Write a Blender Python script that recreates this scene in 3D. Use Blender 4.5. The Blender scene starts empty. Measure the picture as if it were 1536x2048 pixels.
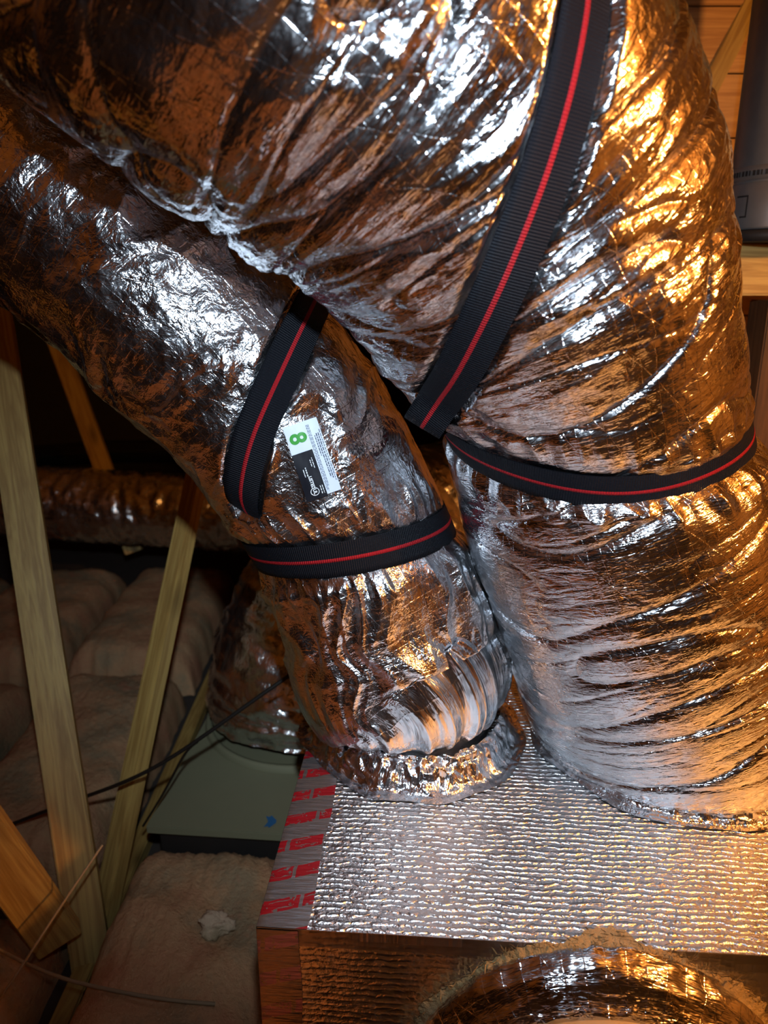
import bpy, bmesh, math, random
import numpy as np
from mathutils import Vector, Matrix
from mathutils.bvhtree import BVHTree

# ------------------------------------------------------------------ camera
S = bpy.context.scene
COL = S.collection
F_PX, CX, CY = 1500.0, 768.0, 1024.0
CAM = Vector((0.0, 0.0, 1.20))
PITCH = math.radians(17.0)
cam_d = bpy.data.cameras.new('camera')
cam = bpy.data.objects.new('camera', cam_d)
COL.objects.link(cam)
cam.location = CAM
cam.rotation_euler = (math.pi / 2 - PITCH, 0, 0)
cam_d.sensor_fit = 'VERTICAL'
cam_d.sensor_height = 36.0
cam_d.sensor_width = 27.0
cam_d.lens = F_PX / 2048 * 36.0
cam_d.clip_start = 0.01
cam_d.dof.use_dof = True
cam_d.dof.focus_distance = 1.02
cam_d.dof.aperture_fstop = 4.4
S.camera = cam

# ------------------------------------------------------------------ world, lamps, exposure
W = bpy.data.worlds.new('world')
S.world = W
W.use_nodes = True
W.node_tree.nodes['Background'].inputs[0].default_value = (0.9, 0.45, 0.2, 1)
W.node_tree.nodes['Background'].inputs[1].default_value = 0.004
S.view_settings.view_transform = 'Standard'
S.view_settings.look = 'None'
S.view_settings.exposure = 0.0
S.view_settings.gamma = 1.0
S.view_settings.use_curve_mapping = False
S.cycles.max_bounces = 3
S.cycles.glossy_bounces = 3
S.cycles.diffuse_bounces = 1
S.cycles.caustics_reflective = True
S.cycles.use_light_tree = False
S.cycles.adaptive_threshold = 0.03
S.cycles.sample_clamp_indirect = 6.0


def lamp(name, kind, loc, power, color, radius, target=None, spot=None, blend=0.6):
    d = bpy.data.lights.new(name, kind)
    d.energy = power
    d.color = color
    d.shadow_soft_size = radius
    if kind == 'SPOT':
        d.spot_size = math.radians(spot)
        d.spot_blend = blend
    o = bpy.data.objects.new(name, d)
    COL.objects.link(o)
    o.location = loc
    if target is not None:
        o.rotation_euler = (Vector(target) - Vector(loc)).to_track_quat('-Z', 'Y').to_euler()
    return o


# the cool hand-held light beside the camera, and the warm attic bulb to the right
lamp('hand_light', 'SPOT', (0.03, -0.02, 1.42), 76.0, (0.68, 0.84, 1.0), 0.018, (0.08, 1.1, 0.98), 80, 1.0)
lamp('attic_bulb', 'POINT', (1.28, 0.24, 1.60), 66.0, (1.0, 0.45, 0.11), 0.035)


# ------------------------------------------------------------------ geometry helpers
cp, sp = math.cos(PITCH), math.sin(PITCH)
FWD = Vector((0, cp, -sp))
UPV = Vector((0, sp, cp))
RGT = Vector((1, 0, 0))


def ray(px, py):
    return FWD + RGT * ((px - CX) / F_PX) + UPV * ((CY - py) / F_PX)


def at(px, py, depth):
    return CAM + ray(px, py) * depth


def on_z(px, py, z):
    r = ray(px, py)
    return CAM + r * ((z - CAM.z) / r.z)


def on_y(px, py, y):
    r = ray(px, py)
    return CAM + r * (y / r.y)


rng = np.random.RandomState(7)
PERM = rng.permutation(256)
PERM = np.concatenate([PERM, PERM, PERM])
GA = rng.rand(256) * 2 * np.pi
GX, GY = np.cos(GA), np.sin(GA)


def perlin(x, y, perx=None, seed=0):
    xi = np.floor(x).astype(np.int64)
    yi = np.floor(y).astype(np.int64)
    xf = x - xi
    yf = y - yi

    def h(ix, iy):
        if perx:
            ix = ix % perx
        return PERM[PERM[(ix + seed * 37) & 255] + ((iy + seed * 91) & 255)]
    u = xf * xf * xf * (xf * (xf * 6 - 15) + 10)
    v = yf * yf * yf * (yf * (yf * 6 - 15) + 10)
    a = h(xi, yi); b = h(xi + 1, yi); c = h(xi, yi + 1); d = h(xi + 1, yi + 1)
    n00 = GX[a] * xf + GY[a] * yf
    n10 = GX[b] * (xf - 1) + GY[b] * yf
    n01 = GX[c] * xf + GY[c] * (yf - 1)
    n11 = GX[d] * (xf - 1) + GY[d] * (yf - 1)
    return ((n00 * (1 - u) + n10 * u) * (1 - v) + (n01 * (1 - u) + n11 * u) * v) * 1.5


def ridged(x, y, perx=None, seed=0):
    return 1.0 - 2.2 * np.abs(perlin(x, y, perx, seed))


def new_mesh_grid(name, P, UV=None, wrap_u=False, smooth=True):
    """P: (nv, nu, 3) grid of points"""
    nv, nu = P.shape[:2]
    idx = np.arange(nv * nu).reshape(nv, nu)
    if wrap_u:
        nxt = np.roll(idx, -1, axis=1)
        a = idx[:-1, :]; b = nxt[:-1, :]; c = nxt[1:, :]; d = idx[1:, :]
    else:
        a = idx[:-1, :-1]; b = idx[:-1, 1:]; c = idx[1:, 1:]; d = idx[1:, :-1]
    faces = np.stack([a, b, c, d], axis=-1).reshape(-1, 4)
    me = bpy.data.meshes.new(name)
    me.vertices.add(nv * nu)
    me.vertices.foreach_set('co', P.reshape(-1).astype(np.float32))
    nf = len(faces)
    me.loops.add(nf * 4)
    me.loops.foreach_set('vertex_index', faces.reshape(-1).astype(np.int32))
    me.polygons.add(nf)
    me.polygons.foreach_set('loop_start', np.arange(0, nf * 4, 4, dtype=np.int32))
    me.polygons.foreach_set('loop_total', np.full(nf, 4, dtype=np.int32))
    me.polygons.foreach_set('use_smooth', np.full(nf, smooth, dtype=bool))
    if UV is not None:
        lay = me.uv_layers.new(name='UVMap')
        uv = UV.reshape(-1, 2)[faces.reshape(-1)].copy()
        if wrap_u:
            last = np.zeros((nv - 1, nu, 4), dtype=bool)
            last[:, -1, 1] = True
            last[:, -1, 2] = True
            per = UV[0, -1, 0] - UV[0, 0, 0]
            per = per * nu / (nu - 1)
            fl = last.reshape(-1)
            uv[fl, 0] += per
        lay.data.foreach_set('uv', uv.reshape(-1).astype(np.float32))
    me.update()
    me.validate()
    return me


def link(name, me, m=None, parent=None):
    o = bpy.data.objects.new(name, me)
    COL.objects.link(o)
    if m is not None:
        me.materials.append(m)
    if parent is not None:
        o.parent = parent
    return o


def tag(o, label=None, cat=None, group=None, kind=None):
    if label: o['label'] = label
    if cat: o['category'] = cat
    if group: o['group'] = group
    if kind: o['kind'] = kind
    return o


def empty(name, loc=(0, 0, 0)):
    o = bpy.data.objects.new(name, None)
    COL.objects.link(o)
    o.location = loc
    o.empty_display_size = 0.05
    return o


def put(child, parent):
    child.parent = parent
    child.matrix_parent_inverse = Matrix.Translation(-Vector(parent.location))
    return child


def spline(pts, n):
    """Catmull-Rom through rows of pts (any dims), resampled to n even steps of xyz length"""
    P = np.asarray(pts, float)
    ext = np.vstack([2 * P[0] - P[1], P, 2 * P[-1] - P[-2]])
    out = []
    for i in range(1, len(ext) - 2):
        p0, p1, p2, p3 = ext[i - 1], ext[i], ext[i + 1], ext[i + 2]
        t = np.linspace(0, 1, 60, endpoint=False)[:, None]
        out.append(0.5 * ((2 * p1) + (-p0 + p2) * t + (2 * p0 - 5 * p1 + 4 * p2 - p3) * t ** 2
                          + (-p0 + 3 * p1 - 3 * p2 + p3) * t ** 3))
    out.append(P[-1][None])
    D = np.vstack(out)
    L = np.concatenate([[0], np.cumsum(np.linalg.norm(np.diff(D[:, :3], axis=0), axis=1))])
    s = np.linspace(0, L[-1], n)
    R = np.stack([np.interp(s, L, D[:, k]) for k in range(D.shape[1])], axis=1)
    k = max(3, n // 40)
    ker = np.hanning(2 * k + 1); ker /= ker.sum()
    for c in range(R.shape[1]):
        pad = np.concatenate([2 * R[0, c] - R[1:k + 1, c][::-1], R[:, c], 2 * R[-1, c] - R[-k - 1:-1, c][::-1]])
        R[:, c] = np.convolve(pad, ker, mode='valid')
    L = np.concatenate([[0], np.cumsum(np.linalg.norm(np.diff(R[:, :3], axis=0), axis=1))])
    return R, L


# ------------------------------------------------------------------ materials
def nmat(name):
    m = bpy.data.materials.new(name)
    m.use_nodes = True
    nt = m.node_tree
    b = nt.nodes['Principled BSDF']
    return m, nt, b


class N:
    """tiny node-graph helper"""
    def __init__(self, nt):
        self.nt = nt

    def n(self, t, **kw):
        x = self.nt.nodes.new(t)
        for k, v in kw.items():
            setattr(x, k, v)
        return x

    def l(self, a, b):
        self.nt.links.new(a, b)

    def _in(self, node, i, v):
        if v is None:
            return
        if hasattr(v, 'is_linked') or hasattr(v, 'links'):
            self.l(v, node.inputs[i])
        else:
            node.inputs[i].default_value = v

    def math(self, op, a, b=None, c=None, clamp=False):
        x = self.n('ShaderNodeMath', operation=op, use_clamp=clamp)
        self._in(x, 0, a); self._in(x, 1, b); self._in(x, 2, c)
        return x.outputs[0]

    def vmath(self, op, a, b=None, scale=None):
        x = self.n('ShaderNodeVectorMath', operation=op)
        self._in(x, 0, a); self._in(x, 1, b)
        if scale is not None:
            self._in(x, 3, scale)
        return x.outputs[0]

    def noise(self, vec, scale, detail=3, rough=0.5, dist=0.0):
        x = self.n('ShaderNodeTexNoise')
        self._in(x, 'Vector', vec)
        x.inputs['Scale'].default_value = scale
        x.inputs['Detail'].default_value = detail
        x.inputs['Roughness'].default_value = rough
        x.inputs['Distortion'].default_value = dist
        return x

    def voronoi(self, vec, scale, feature='F1', rnd=1.0):
        x = self.n('ShaderNodeTexVoronoi', feature=feature)
        self._in(x, 'Vector', vec)
        x.inputs['Scale'].default_value = scale
        x.inputs['Randomness'].default_value = rnd
        return x

    def ramp(self, fac, stops, interp='LINEAR'):
        x = self.n('ShaderNodeValToRGB')
        self.l(fac, x.inputs[0])
        cr = x.color_ramp
        cr.interpolation = interp
        while len(cr.elements) < len(stops):
            cr.elements.new(0.5)
        for e, (p, c) in zip(cr.elements, stops):
            e.position = p
            e.color = (*c, 1) if len(c) == 3 else c
        return x.outputs[0]

    def mix(self, fac, a, b, blend='MIX'):
        x = self.n('ShaderNodeMix', data_type='RGBA', blend_type=blend)
        self._in(x, 0, fac)
        for i, v in ((6, a), (7, b)):
            if isinstance(v, tuple):
                x.inputs[i].default_value = (*v, 1) if len(v) == 3 else v
            else:
                self.l(v, x.inputs[i])
        return x.outputs[2]

    def bump(self, h, strength, dist, normal=None):
        x = self.n('ShaderNodeBump')
        x.inputs['Strength'].default_value = strength
        x.inputs['Distance'].default_value = dist
        self.l(h, x.inputs['Height'])
        if normal is not None:
            self.l(normal, x.inputs['Normal'])
        return x.outputs[0]

    def mapping(self, vec, scale=(1, 1, 1), rot=(0, 0, 0), loc=(0, 0, 0)):
        x = self.n('ShaderNodeMapping')
        self.l(vec, x.inputs[0])
        x.inputs['Scale'].default_value = scale
        x.inputs['Rotation'].default_value = rot
        x.inputs['Location'].default_value = loc
        return x.outputs[0]


def foil_mat(name, tint=(0.86, 0.87, 0.90), rough=0.17, facet=0.16, fscale=70, scrim=True, crease=1.0,
             aniso=(1, 1), use_uv=True):
    m, nt, b = nmat(name)
    g = N(nt)
    tc = g.n('ShaderNodeTexCoord')
    uv = tc.outputs['UV'] if use_uv else tc.outputs['Object']
    v = g.mapping(uv, (aniso[0], aniso[1], 1))
    # warp
    wn = g.noise(v, 26, 1)
    warp = g.vmath('SCALE', g.vmath('SUBTRACT', wn.outputs['Color'], (0.5, 0.5, 0.5)), None, 0.02)
    vw = g.vmath('ADD', v, warp)
    # flat little mirror facets of crumpled foil
    v1 = g.voronoi(vw, fscale)
    geo = g.n('ShaderNodeNewGeometry')
    o1 = g.vmath('SCALE', g.vmath('SUBTRACT', v1.outputs['Color'], (0.5, 0.5, 0.5)), None, facet)
    nrm = g.vmath('NORMALIZE', g.vmath('ADD', geo.outputs['Normal'], o1))
    # fine creases
    n1 = g.noise(vw, 70, 3, 0.6)
    c1 = g.math('ABSOLUTE', g.math('SUBTRACT', n1.outputs['Fac'], 0.5))
    nrm = g.bump(c1, 0.5 * crease, 0.006, nrm)
    if scrim:
        sx = g.n('ShaderNodeSeparateXYZ')
        g.l(g.vmath('ADD', uv, g.vmath('SCALE', warp, None, 0.30)), sx.inputs[0])

        def lines(val, per, w):
            f = g.math('FRACT', g.math('DIVIDE', val, per))
            d = g.math('ABSOLUTE', g.math('SUBTRACT', f, 0.5))
            return g.math('SUBTRACT', 1.0, g.math('DIVIDE', d, w), None, True)
        la = lines(sx.outputs[0], 0.0185, 0.035)
        lb = lines(sx.outputs[1], 0.0150, 0.045)
        diag = g.math('ADD', sx.outputs[0], g.math('MULTIPLY', sx.outputs[1], 0.62))
        lc = lines(diag, 0.047, 0.016)
        ln = g.math('MAXIMUM', g.math('MAXIMUM', la, lb), lc)
        nrm = g.bump(ln, 0.30, 0.0005, nrm)
    rn = g.noise(uv, 22, 1)
    r = g.math('MULTIPLY_ADD', rn.outputs['Fac'], 0.16, rough - 0.08)
    g.l(r, b.inputs['Roughness'])
    b.inputs['Metallic'].default_value = 1.0
    b.inputs['Base Color'].default_value = (*tint, 1)
    g.l(nrm, b.inputs['Normal'])
    return m


def wood_mat(name, light=(0.58, 0.38, 0.11), dark=(0.33, 0.18, 0.045), rough=0.55, gscale=1.0, knots=True):
    m, nt, b = nmat(name)
    g = N(nt)
    tc = g.n('ShaderNodeTexCoord')
    oi = g.n('ShaderNodeObjectInfo')
    off = g.vmath('SCALE', (7.3, 3.1, 5.7), None, oi.outputs['Random'])
    base = g.vmath('ADD', tc.outputs['Object'], off)
    v = g.mapping(base, (14 * gscale, 14 * gscale, 0.9 * gscale))
    n1 = g.noise(v, 1.6, 5, 0.6, 0.4)
    rings = g.math('FRACT', g.math('MULTIPLY', n1.outputs['Fac'], 6.0))
    rg = g.math('MULTIPLY', g.math('ABSOLUTE', g.math('SUBTRACT', rings, 0.5)), 2.0)
    fine = g.noise(g.mapping(base, (120, 120, 4)), 1.0, 3)
    f = g.math('MULTIPLY_ADD', fine.outputs['Fac'], 0.35, g.math('MULTIPLY', rg, 0.55))
    col = g.ramp(f, [(0.1, dark), (0.45, tuple((a + c) / 2 for a, c in zip(light, dark))), (0.8, light)])
    if knots:
        kv = g.voronoi(g.mapping(base, (9, 9, 3.2)), 1.0)
        kf = g.math('SUBTRACT', 1.0, g.math('MULTIPLY', kv.outputs['Distance'], 5.0), None, True)
        col = g.mix(kf, col, tuple(c * 0.35 for c in dark))
    g.l(col, b.inputs['Base Color'])
    b.inputs['Roughness'].default_value = rough
    g.l(g.bump(f, 0.15, 0.002), b.inputs['Normal'])
    return m


def plain_mat(name, col, rough=0.6, metal=0.0, var=0.15, nscale=20, bump=0.0):
    m, nt, b = nmat(name)
    g = N(nt)
    tc = g.n('ShaderNodeTexCoord')
    n1 = g.noise(tc.outputs['Object'], nscale, 4, 0.6)
    g.l(g.mix(n1.outputs['Fac'], tuple(c * (1 - var) for c in col), tuple(min(1, c * (1 + var)) for c in col)),
        b.inputs['Base Color'])
    b.inputs['Roughness'].default_value = rough
    b.inputs['Metallic'].default_value = metal
    if bump:
        g.l(g.bump(n1.outputs['Fac'], bump, 0.01), b.inputs['Normal'])
    return m


def webbing_mat(name, col, rough=0.5, stripe=False):
    m, nt, b = nmat(name)
    g = N(nt)
    tc = g.n('ShaderNodeTexCoord')
    uv = tc.outputs['UV']      # u across (m), v along (m)
    sx = g.n('ShaderNodeSeparateXYZ')
    g.l(uv, sx.inputs[0])
    rib = g.math('SINE', g.math('MULTIPLY', sx.outputs[1], 2 * math.pi / 0.0031))
    thr = g.math('SINE', g.math('MULTIPLY', sx.outputs[0], 2 * math.pi / 0.0020))
    h = g.math('MULTIPLY_ADD', thr, 0.35, rib)
    nz = g.noise(uv, 500, 2)
    h = g.math('ADD', h, g.math('MULTIPLY', nz.outputs['Fac'], 0.5))
    g.l(g.bump(h, 0.65, 0.0007), b.inputs['Normal'])
    g.l(g.mix(nz.outputs['Fac'], tuple(c * 0.6 for c in col), tuple(c * 1.3 for c in col)), b.inputs['Base Color'])
    b.inputs['Roughness'].default_value = rough
    b.inputs['Specular IOR Level'].default_value = 0.10
    return m


def insulation_mat(name, a=(0.62, 0.26, 0.14), c=(0.66, 0.38, 0.19)):
    m, nt, b = nmat(name)
    g = N(nt)
    tc = g.n('ShaderNodeTexCoord')
    ob = tc.outputs['Object']
    n1 = g.noise(ob, 5, 5, 0.65)
    n2 = g.noise(ob, 90, 4, 0.7)
    col = g.ramp(n1.outputs['Fac'], [(0.3, a), (0.5, c), (0.62, (0.42, 0.32, 0.18)), (0.75, a)])
    col = g.mix(g.math('MULTIPLY', n2.outputs['Fac'], 0.4), col, tuple(x * 0.6 for x in a))
    g.l(col, b.inputs['Base Color'])
    b.inputs['Roughness'].default_value = 1.0
    b.inputs['Specular IOR Level'].default_value = 0.1
    g.l(g.bump(n2.outputs['Fac'], 0.6, 0.012), b.inputs['Normal'])
    return m


M = {}
M['foil_big'] = foil_mat('foil_sleeve_wide', rough=0.15, facet=0.075, fscale=60, crease=1.1, aniso=(0.45, 1.6))
M['foil_small'] = foil_mat('foil_sleeve_narrow', rough=0.19, facet=0.12, fscale=70, crease=1.0, aniso=(1, 0.9))
M['foil_plain'] = foil_mat('foil_tape_crumpled', rough=0.2, facet=0.3, fscale=110, scrim=False, crease=1.2)
M['foil_far'] = foil_mat('foil_sleeve_far', tint=(0.72, 0.72, 0.70), rough=0.26, facet=0.2, fscale=60, scrim=False)
M['wood'] = wood_mat('pine_timber')
M['wood_deck'] = wood_mat('roof_deck_wood', (0.66, 0.36, 0.13), (0.42, 0.19, 0.06), 0.6, 0.7)
M['black_web'] = webbing_mat('black_webbing', (0.006, 0.0065, 0.009))
M['red_web'] = webbing_mat('red_webbing', (0.30, 0.010, 0.014))
M['ins'] = insulation_mat('fibreglass_batt')
M['fringe'] = insulation_mat('torn_fibreglass', (0.38, 0.24, 0.10), (0.48, 0.34, 0.16))
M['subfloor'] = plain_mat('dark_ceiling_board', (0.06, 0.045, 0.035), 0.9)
M['board'] = plain_mat('grey_green_duct_board', (0.22, 0.21, 0.12), 0.7, var=0.1, nscale=6)
M['cable'] = plain_mat('black_cable_rubber', (0.012, 0.010, 0.008), 0.5)
M['twine'] = plain_mat('tan_wire_sheath', (0.32, 0.23, 0.13), 0.7)
M['steel'] = plain_mat('dull_steel', (0.24, 0.235, 0.23), 0.42, 0.6, 0.3, 14)
M['dark'] = plain_mat('near_black', (0.015, 0.013, 0.012), 0.6)
M['white'] = plain_mat('label_white', (0.62, 0.66, 0.76), 0.45, var=0.03)
M['lblack'] = plain_mat('label_black', (0.008, 0.008, 0.012), 0.3, var=0.05)
M['green'] = plain_mat('label_green_ink', (0.02, 0.27, 0.012), 0.5, var=0.03)
M['ink'] = plain_mat('label_dark_ink', (0.05, 0.06, 0.10), 0.6, var=0.03)
M['wink'] = plain_mat('label_white_ink', (0.75, 0.77, 0.8), 0.5, var=0.03)
M['tie'] = plain_mat('yellowed_nylon', (0.55, 0.38, 0.16), 0.4, var=0.1)
M['blue'] = plain_mat('blue_paint', (0.02, 0.13, 0.30), 0.5)


# ------------------------------------------------------------------ ducts
class Duct:
    """swept tube: path rows are px, py, depth, radius"""
    def __init__(self, rows, n, nu, cinches=()):
        pts = [[*at(a, b, d), r] for a, b, d, r in rows]
        self.setup(pts, n, nu, cinches)

    def setup(self, pts, n, nu, cinches):
        R, L = spline(pts, n)
        self.C = R[:, :3]
        self.R = R[:, 3].copy()
        self.L = L
        T = np.gradient(self.C, axis=0)
        T /= np.linalg.norm(T, axis=1)[:, None]
        tocam = np.array(CAM)[None] - self.C
        e1 = tocam - (tocam * T).sum(1)[:, None] * T
        e1 /= np.linalg.norm(e1, axis=1)[:, None]
        k = max(3, n // 12)
        ker = np.hanning(2 * k + 1); ker /= ker.sum()
        e1 = np.stack([np.convolve(np.pad(e1[:, c], k, mode='edge'), ker, mode='valid') for c in range(3)], 1)
        e1 -= (e1 * T).sum(1)[:, None] * T
        e1 /= np.linalg.norm(e1, axis=1)[:, None]
        self.T, self.E1 = T, e1
        self.E2 = np.cross(T, e1)
        self.n, self.nu = n, nu
        self.th = np.linspace(-math.pi, math.pi, nu, endpoint=False)
        for s0, amp, w in cinches:
            self.R *= 1 - amp * np.exp(-((self.L - s0) / w) ** 2)
        self.rad = self.R[:, None] * np.ones((1, nu))

    def dirs(self, th):
        return (np.cos(th)[None, :, None] * self.E1[:, None, :] + np.sin(th)[None, :, None] * self.E2[:, None, :])

    def points(self, disp=None):
        r = self.rad if disp is None else self.rad + disp
        return self.C[:, None, :] + self.dirs(self.th) * r[:, :, None]

    def s_of(self, px, py):
        """arc length of the path sample projecting nearest to a pixel"""
        V = self.C - np.array(CAM)[None]
        d = V @ np.array(FWD)
        x = CX + F_PX * (V @ np.array(RGT)) / d
        y = CY - F_PX * (V @ np.array(UPV)) / d
        return self.L[np.argmin((x - px) ** 2 + (y - py) ** 2)]

    def bvh(self):
        P = self.points()[::4, ::4]
        nv, nu = P.shape[:2]
        V = [Vector(p) for p in P.reshape(-1, 3)]
        Fs = []
        for j in range(nv - 1):
            for i in range(nu):
                Fs.append((j * nu + i, j * nu + (i + 1) % nu, (j + 1) * nu + (i + 1) % nu, (j + 1) * nu + i))
        return BVHTree.FromPolygons(V, Fs)

    def grid(self):
        return np.meshgrid(self.th, self.L)

    def uv(self):
        th, s = self.grid()
        return np.stack([th * float(np.median(self.R)), s], axis=-1)


def gauss(x, c, w):
    return np.exp(-((x - c) / w) ** 2)


def smooth01(x, a, b):
    t = np.clip((x - a) / (b - a), 0, 1)
    return t * t * (3 - 2 * t)


def damp_near(P, disp, line, w, press=0.003, hi=1.35):
    """press foil flat under a strap or label: line (k,3)"""
    flat = P.reshape(-1, 3)
    best = np.full(len(flat), 9.0)
    for q in line:
        best = np.minimum(best, ((flat - np.asarray(q)[None]) ** 2).sum(1))
    d = np.sqrt(best).reshape(disp.shape)
    k = smooth01(d, w * 0.8, w * hi)
    return np.where(disp > 0, disp * k, disp * (0.4 + 0.6 * k) if press < 0.002 else disp) - press * (1 - k)


ZT = 0.47


def px_of(p):
    v = Vector(p) - CAM
    d = v.dot(FWD)
    return CX + F_PX * v.dot(RGT) / d, CY - F_PX * v.dot(UPV) / d, d


# ---- wide duct
BIG = [(1350, 1495, 1.275, 0.205), (1345, 1440, 1.26, 0.224), (1312, 1290, 1.22, 0.232), (1250, 1100, 1.15, 0.224),
       (1188, 890, 1.085, 0.208), (1156, 735, 1.02, 0.203), (1052, 485, 0.93, 0.227), (905, 250, 0.84, 0.238),
       (712, 50, 0.77, 0.244), (490, -145, 0.71, 0.244), (250, -390, 0.68, 0.244), (-20, -700, 0.68, 0.246),
       (-420, -1100, 0.75, 0.24)]
big = Duct(BIG, 1000, 720)
S_BIG_RING = big.s_of(1192, 825)
BIG_TILT, BIG_PH = -0.075, math.pi / 2
# base tucks in where the sleeve meets the collar
BIG_RS = S_BIG_RING + BIG_TILT * np.cos(big.th - BIG_PH)
big.rad = big.R[:, None] * (1 - 0.055 * gauss(big.L[:, None], BIG_RS[None, :], 0.045))

# ---- narrow duct
SB = on_z(832, 1462, ZT)
SML = [(*px_of(SB + Vector((0, 0, 0.004))), 0.110), (*px_of(SB + Vector((0, 0, 0.042))), 0.112), (*px_of(SB + Vector((-0.002, 0, 0.068))), 0.140),
       (*px_of(SB + Vector((-0.006, -0.003, 0.10))), 0.158), (795, 1330, 1.25, 0.166), (768, 1230, 1.235, 0.167),
       (727, 1122, 1.205, 0.156), (675, 1022, 1.18, 0.152), (600, 890, 1.155, 0.157), (492, 755, 1.13, 0.164),
       (340, 590, 1.10, 0.170), (160, 420, 1.07, 0.170), (-60, 220, 1.04, 0.170), (-320, -10, 1.02, 0.17),
       (-700, -340, 1.05, 0.17)]
sml = Duct(SML, 900, 600)
S_SML_RING = sml.s_of(720, 1048)
SML_TILT, SML_PH = -0.045, math.pi / 2
SML_RS = S_SML_RING + SML_TILT * np.cos(sml.th - SML_PH)
sml.rad = sml.R[:, None] * (1 - 0.06 * gauss(sml.L[:, None], SML_RS[None, :], 0.035))

bvh_big, bvh_sml = big.bvh(), sml.bvh()


def hit(bvh, px, py):
    d = ray(px, py).normalized()
    loc, nor, _, _ = bvh.ray_cast(CAM, d)
    if loc is None:
        return None
    if nor.dot(d) > 0:
        nor = -nor
    return loc, nor


# ---- slings: pixel centre lines laid on the duct surfaces
def sling_on(bvh, pix, lift):
    C, Nn = [], []
    for x, y in pix:
        h = hit(bvh, x, y)
        if h is None:
            continue
        C.append(np.array(h[0] + h[1] * lift)); Nn.append(np.array(h[1]))
    return C, Nn


BIG_SLING_PX = [(1172, -90), (1168, -20), (1155, 70), (1138, 160), (1114, 255), (1085, 350), (1050, 445), (1010, 545), (965, 645),
                (915, 745), (880, 800)]
SML_SLING_PX = [(640, 575), (618, 620), (592, 675), (565, 735), (536, 800), (508, 870), (490, 940), (487, 1000)]
bs_C, bs_N = sling_on(bvh_big, BIG_SLING_PX, 0.0065)
ss_C, ss_N = sling_on(bvh_sml, SML_SLING_PX, 0.0055)

# ---- displacement of the wide duct
def disp_big():
    th, s = big.grid()
    Rm = float(np.median(big.R))
    a = th * Rm
    circ = 2 * math.pi

    def X(cells):               # periodic coordinate with an integer cell count round the tube
        return (th + math.pi) / circ * cells
    ws = s + 0.022 * perlin(X(6), s / 0.20, 6, 3)
    elbow = smooth01(s, S_BIG_RING + 0.02, S_BIG_RING + 0.25)

    def pillow(n, w):
        return 1 - np.exp(-np.abs(n) / w)
    d = np.zeros_like(s)
    # smooth panels parted by narrow folds that run round the tube
    d += (0.0065 + 0.0045 * elbow) * pillow(perlin(X(4), ws / 0.105, 4, 1), 0.07) - 0.006
    d += (0.0022 + 0.002 * elbow) * pillow(perlin(X(5), ws / 0.060, 5, 2), 0.06)
    d += 0.0012 * pillow(perlin(X(12), ws / 0.022, 12, 5), 0.12) * smooth01(perlin(X(5), s / 0.12, 5, 15), -0.2, 0.3)
    # sharp raised pleats on the bend
    d += 0.0048 * elbow * ridged(X(5), ws / 0.075, 5, 8)
    d += 0.0022 * elbow * ridged(X(10), ws / 0.034, 10, 10)
    # crumples, in patches
    patch = smooth01(perlin(X(6), s / 0.13, 6, 16), -0.15, 0.35)
    d += 0.0019 * ridged(X(36), s / 0.035, 36, 6) * (0.15 + 0.85 * elbow * patch)
    d += 0.0008 * ridged(X(76), s / 0.015, 76, 7) * (0.2 + 0.8 * elbow * (0.3 + 0.7 * patch))
    # bulk sag
    d += 0.008 * perlin(X(4), s / 0.22, 4, 11)
    # gathers either side of the ring strap
    sr = s - BIG_RS[None, :]
    g0 = gauss(sr, -0.050, 0.028) + 0.6 * gauss(sr, 0.055, 0.03)
    d += 0.007 * g0 * ridged(X(34) + 3 * s, s / 0.12, 34, 12)
    d *= 1 - 0.9 * gauss(sr, 0, 0.028)
    base = smooth01(s, 0.0, 0.05)
    d *= 0.35 + 0.65 * base
    return d


def disp_sml():
    th, s = sml.grid()
    circ = 2 * math.pi

    def X(cells):
        return (th + math.pi) / circ * cells
    up = smooth01(s, S_SML_RING, S_SML_RING + 0.16)
    low = 1 - smooth01(s, S_SML_RING - 0.03, S_SML_RING)
    d = np.zeros_like(s)
    wx = 0.7 * perlin(X(9), s / 0.10, 9, 21)
    # pleats along the tube below the strap
    d += low * (0.0085 * ridged(X(15) + wx, s / 0.35, 15, 22) + 0.0045 * ridged(X(31) + wx, s / 0.20, 31, 23))
    # radiating tucks towards the tied base
    bt = gauss(s, 0.07, 0.05)
    d += bt * 0.005 * ridged(X(17) + 1.5 * wx, s / 0.2, 17, 24)
    # crumples above: creases crossing at slants
    pa = smooth01(perlin(X(5), s / 0.15, 5, 37), -0.3, 0.3)
    d += up * (0.0050 * ridged(X(6) + wx, s / 0.14, 6, 25) + pa * 0.0030 * ridged(X(6) + 14 * s + wx, s / 0.12, 6, 26)
               + (1 - pa) * 0.0032 * ridged(X(7) - 17 * s + 1.4 * wx, s / 0.11, 7, 36))
    pt = smooth01(perlin(X(6), s / 0.12, 6, 30), -0.25, 0.3)
    d += 0.0018 * ridged(X(24), s / 0.045, 24, 27) * (0.35 + 0.65 * up) * (0.4 + 0.6 * pt)
    d += 0.0007 * ridged(X(48), s / 0.022, 48, 28) * pt
    d += 0.0002 * ridged(X(110), s / 0.010, 110, 29)
    d += 0.007 * perlin(X(4), s / 0.16, 4, 31)
    sr = s - SML_RS[None, :]
    g0 = gauss(sr, -0.05, 0.03) + gauss(sr, 0.05, 0.03)
    d += 0.006 * g0 * ridged(X(30), s / 0.12, 30, 32)
    d *= 1 - 0.9 * gauss(sr, 0, 0.027)
    return d


LABEL_Q = [(565, 856), (631, 834), (682, 978), (614, 1001)]      # tl, tr, br, bl

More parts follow.
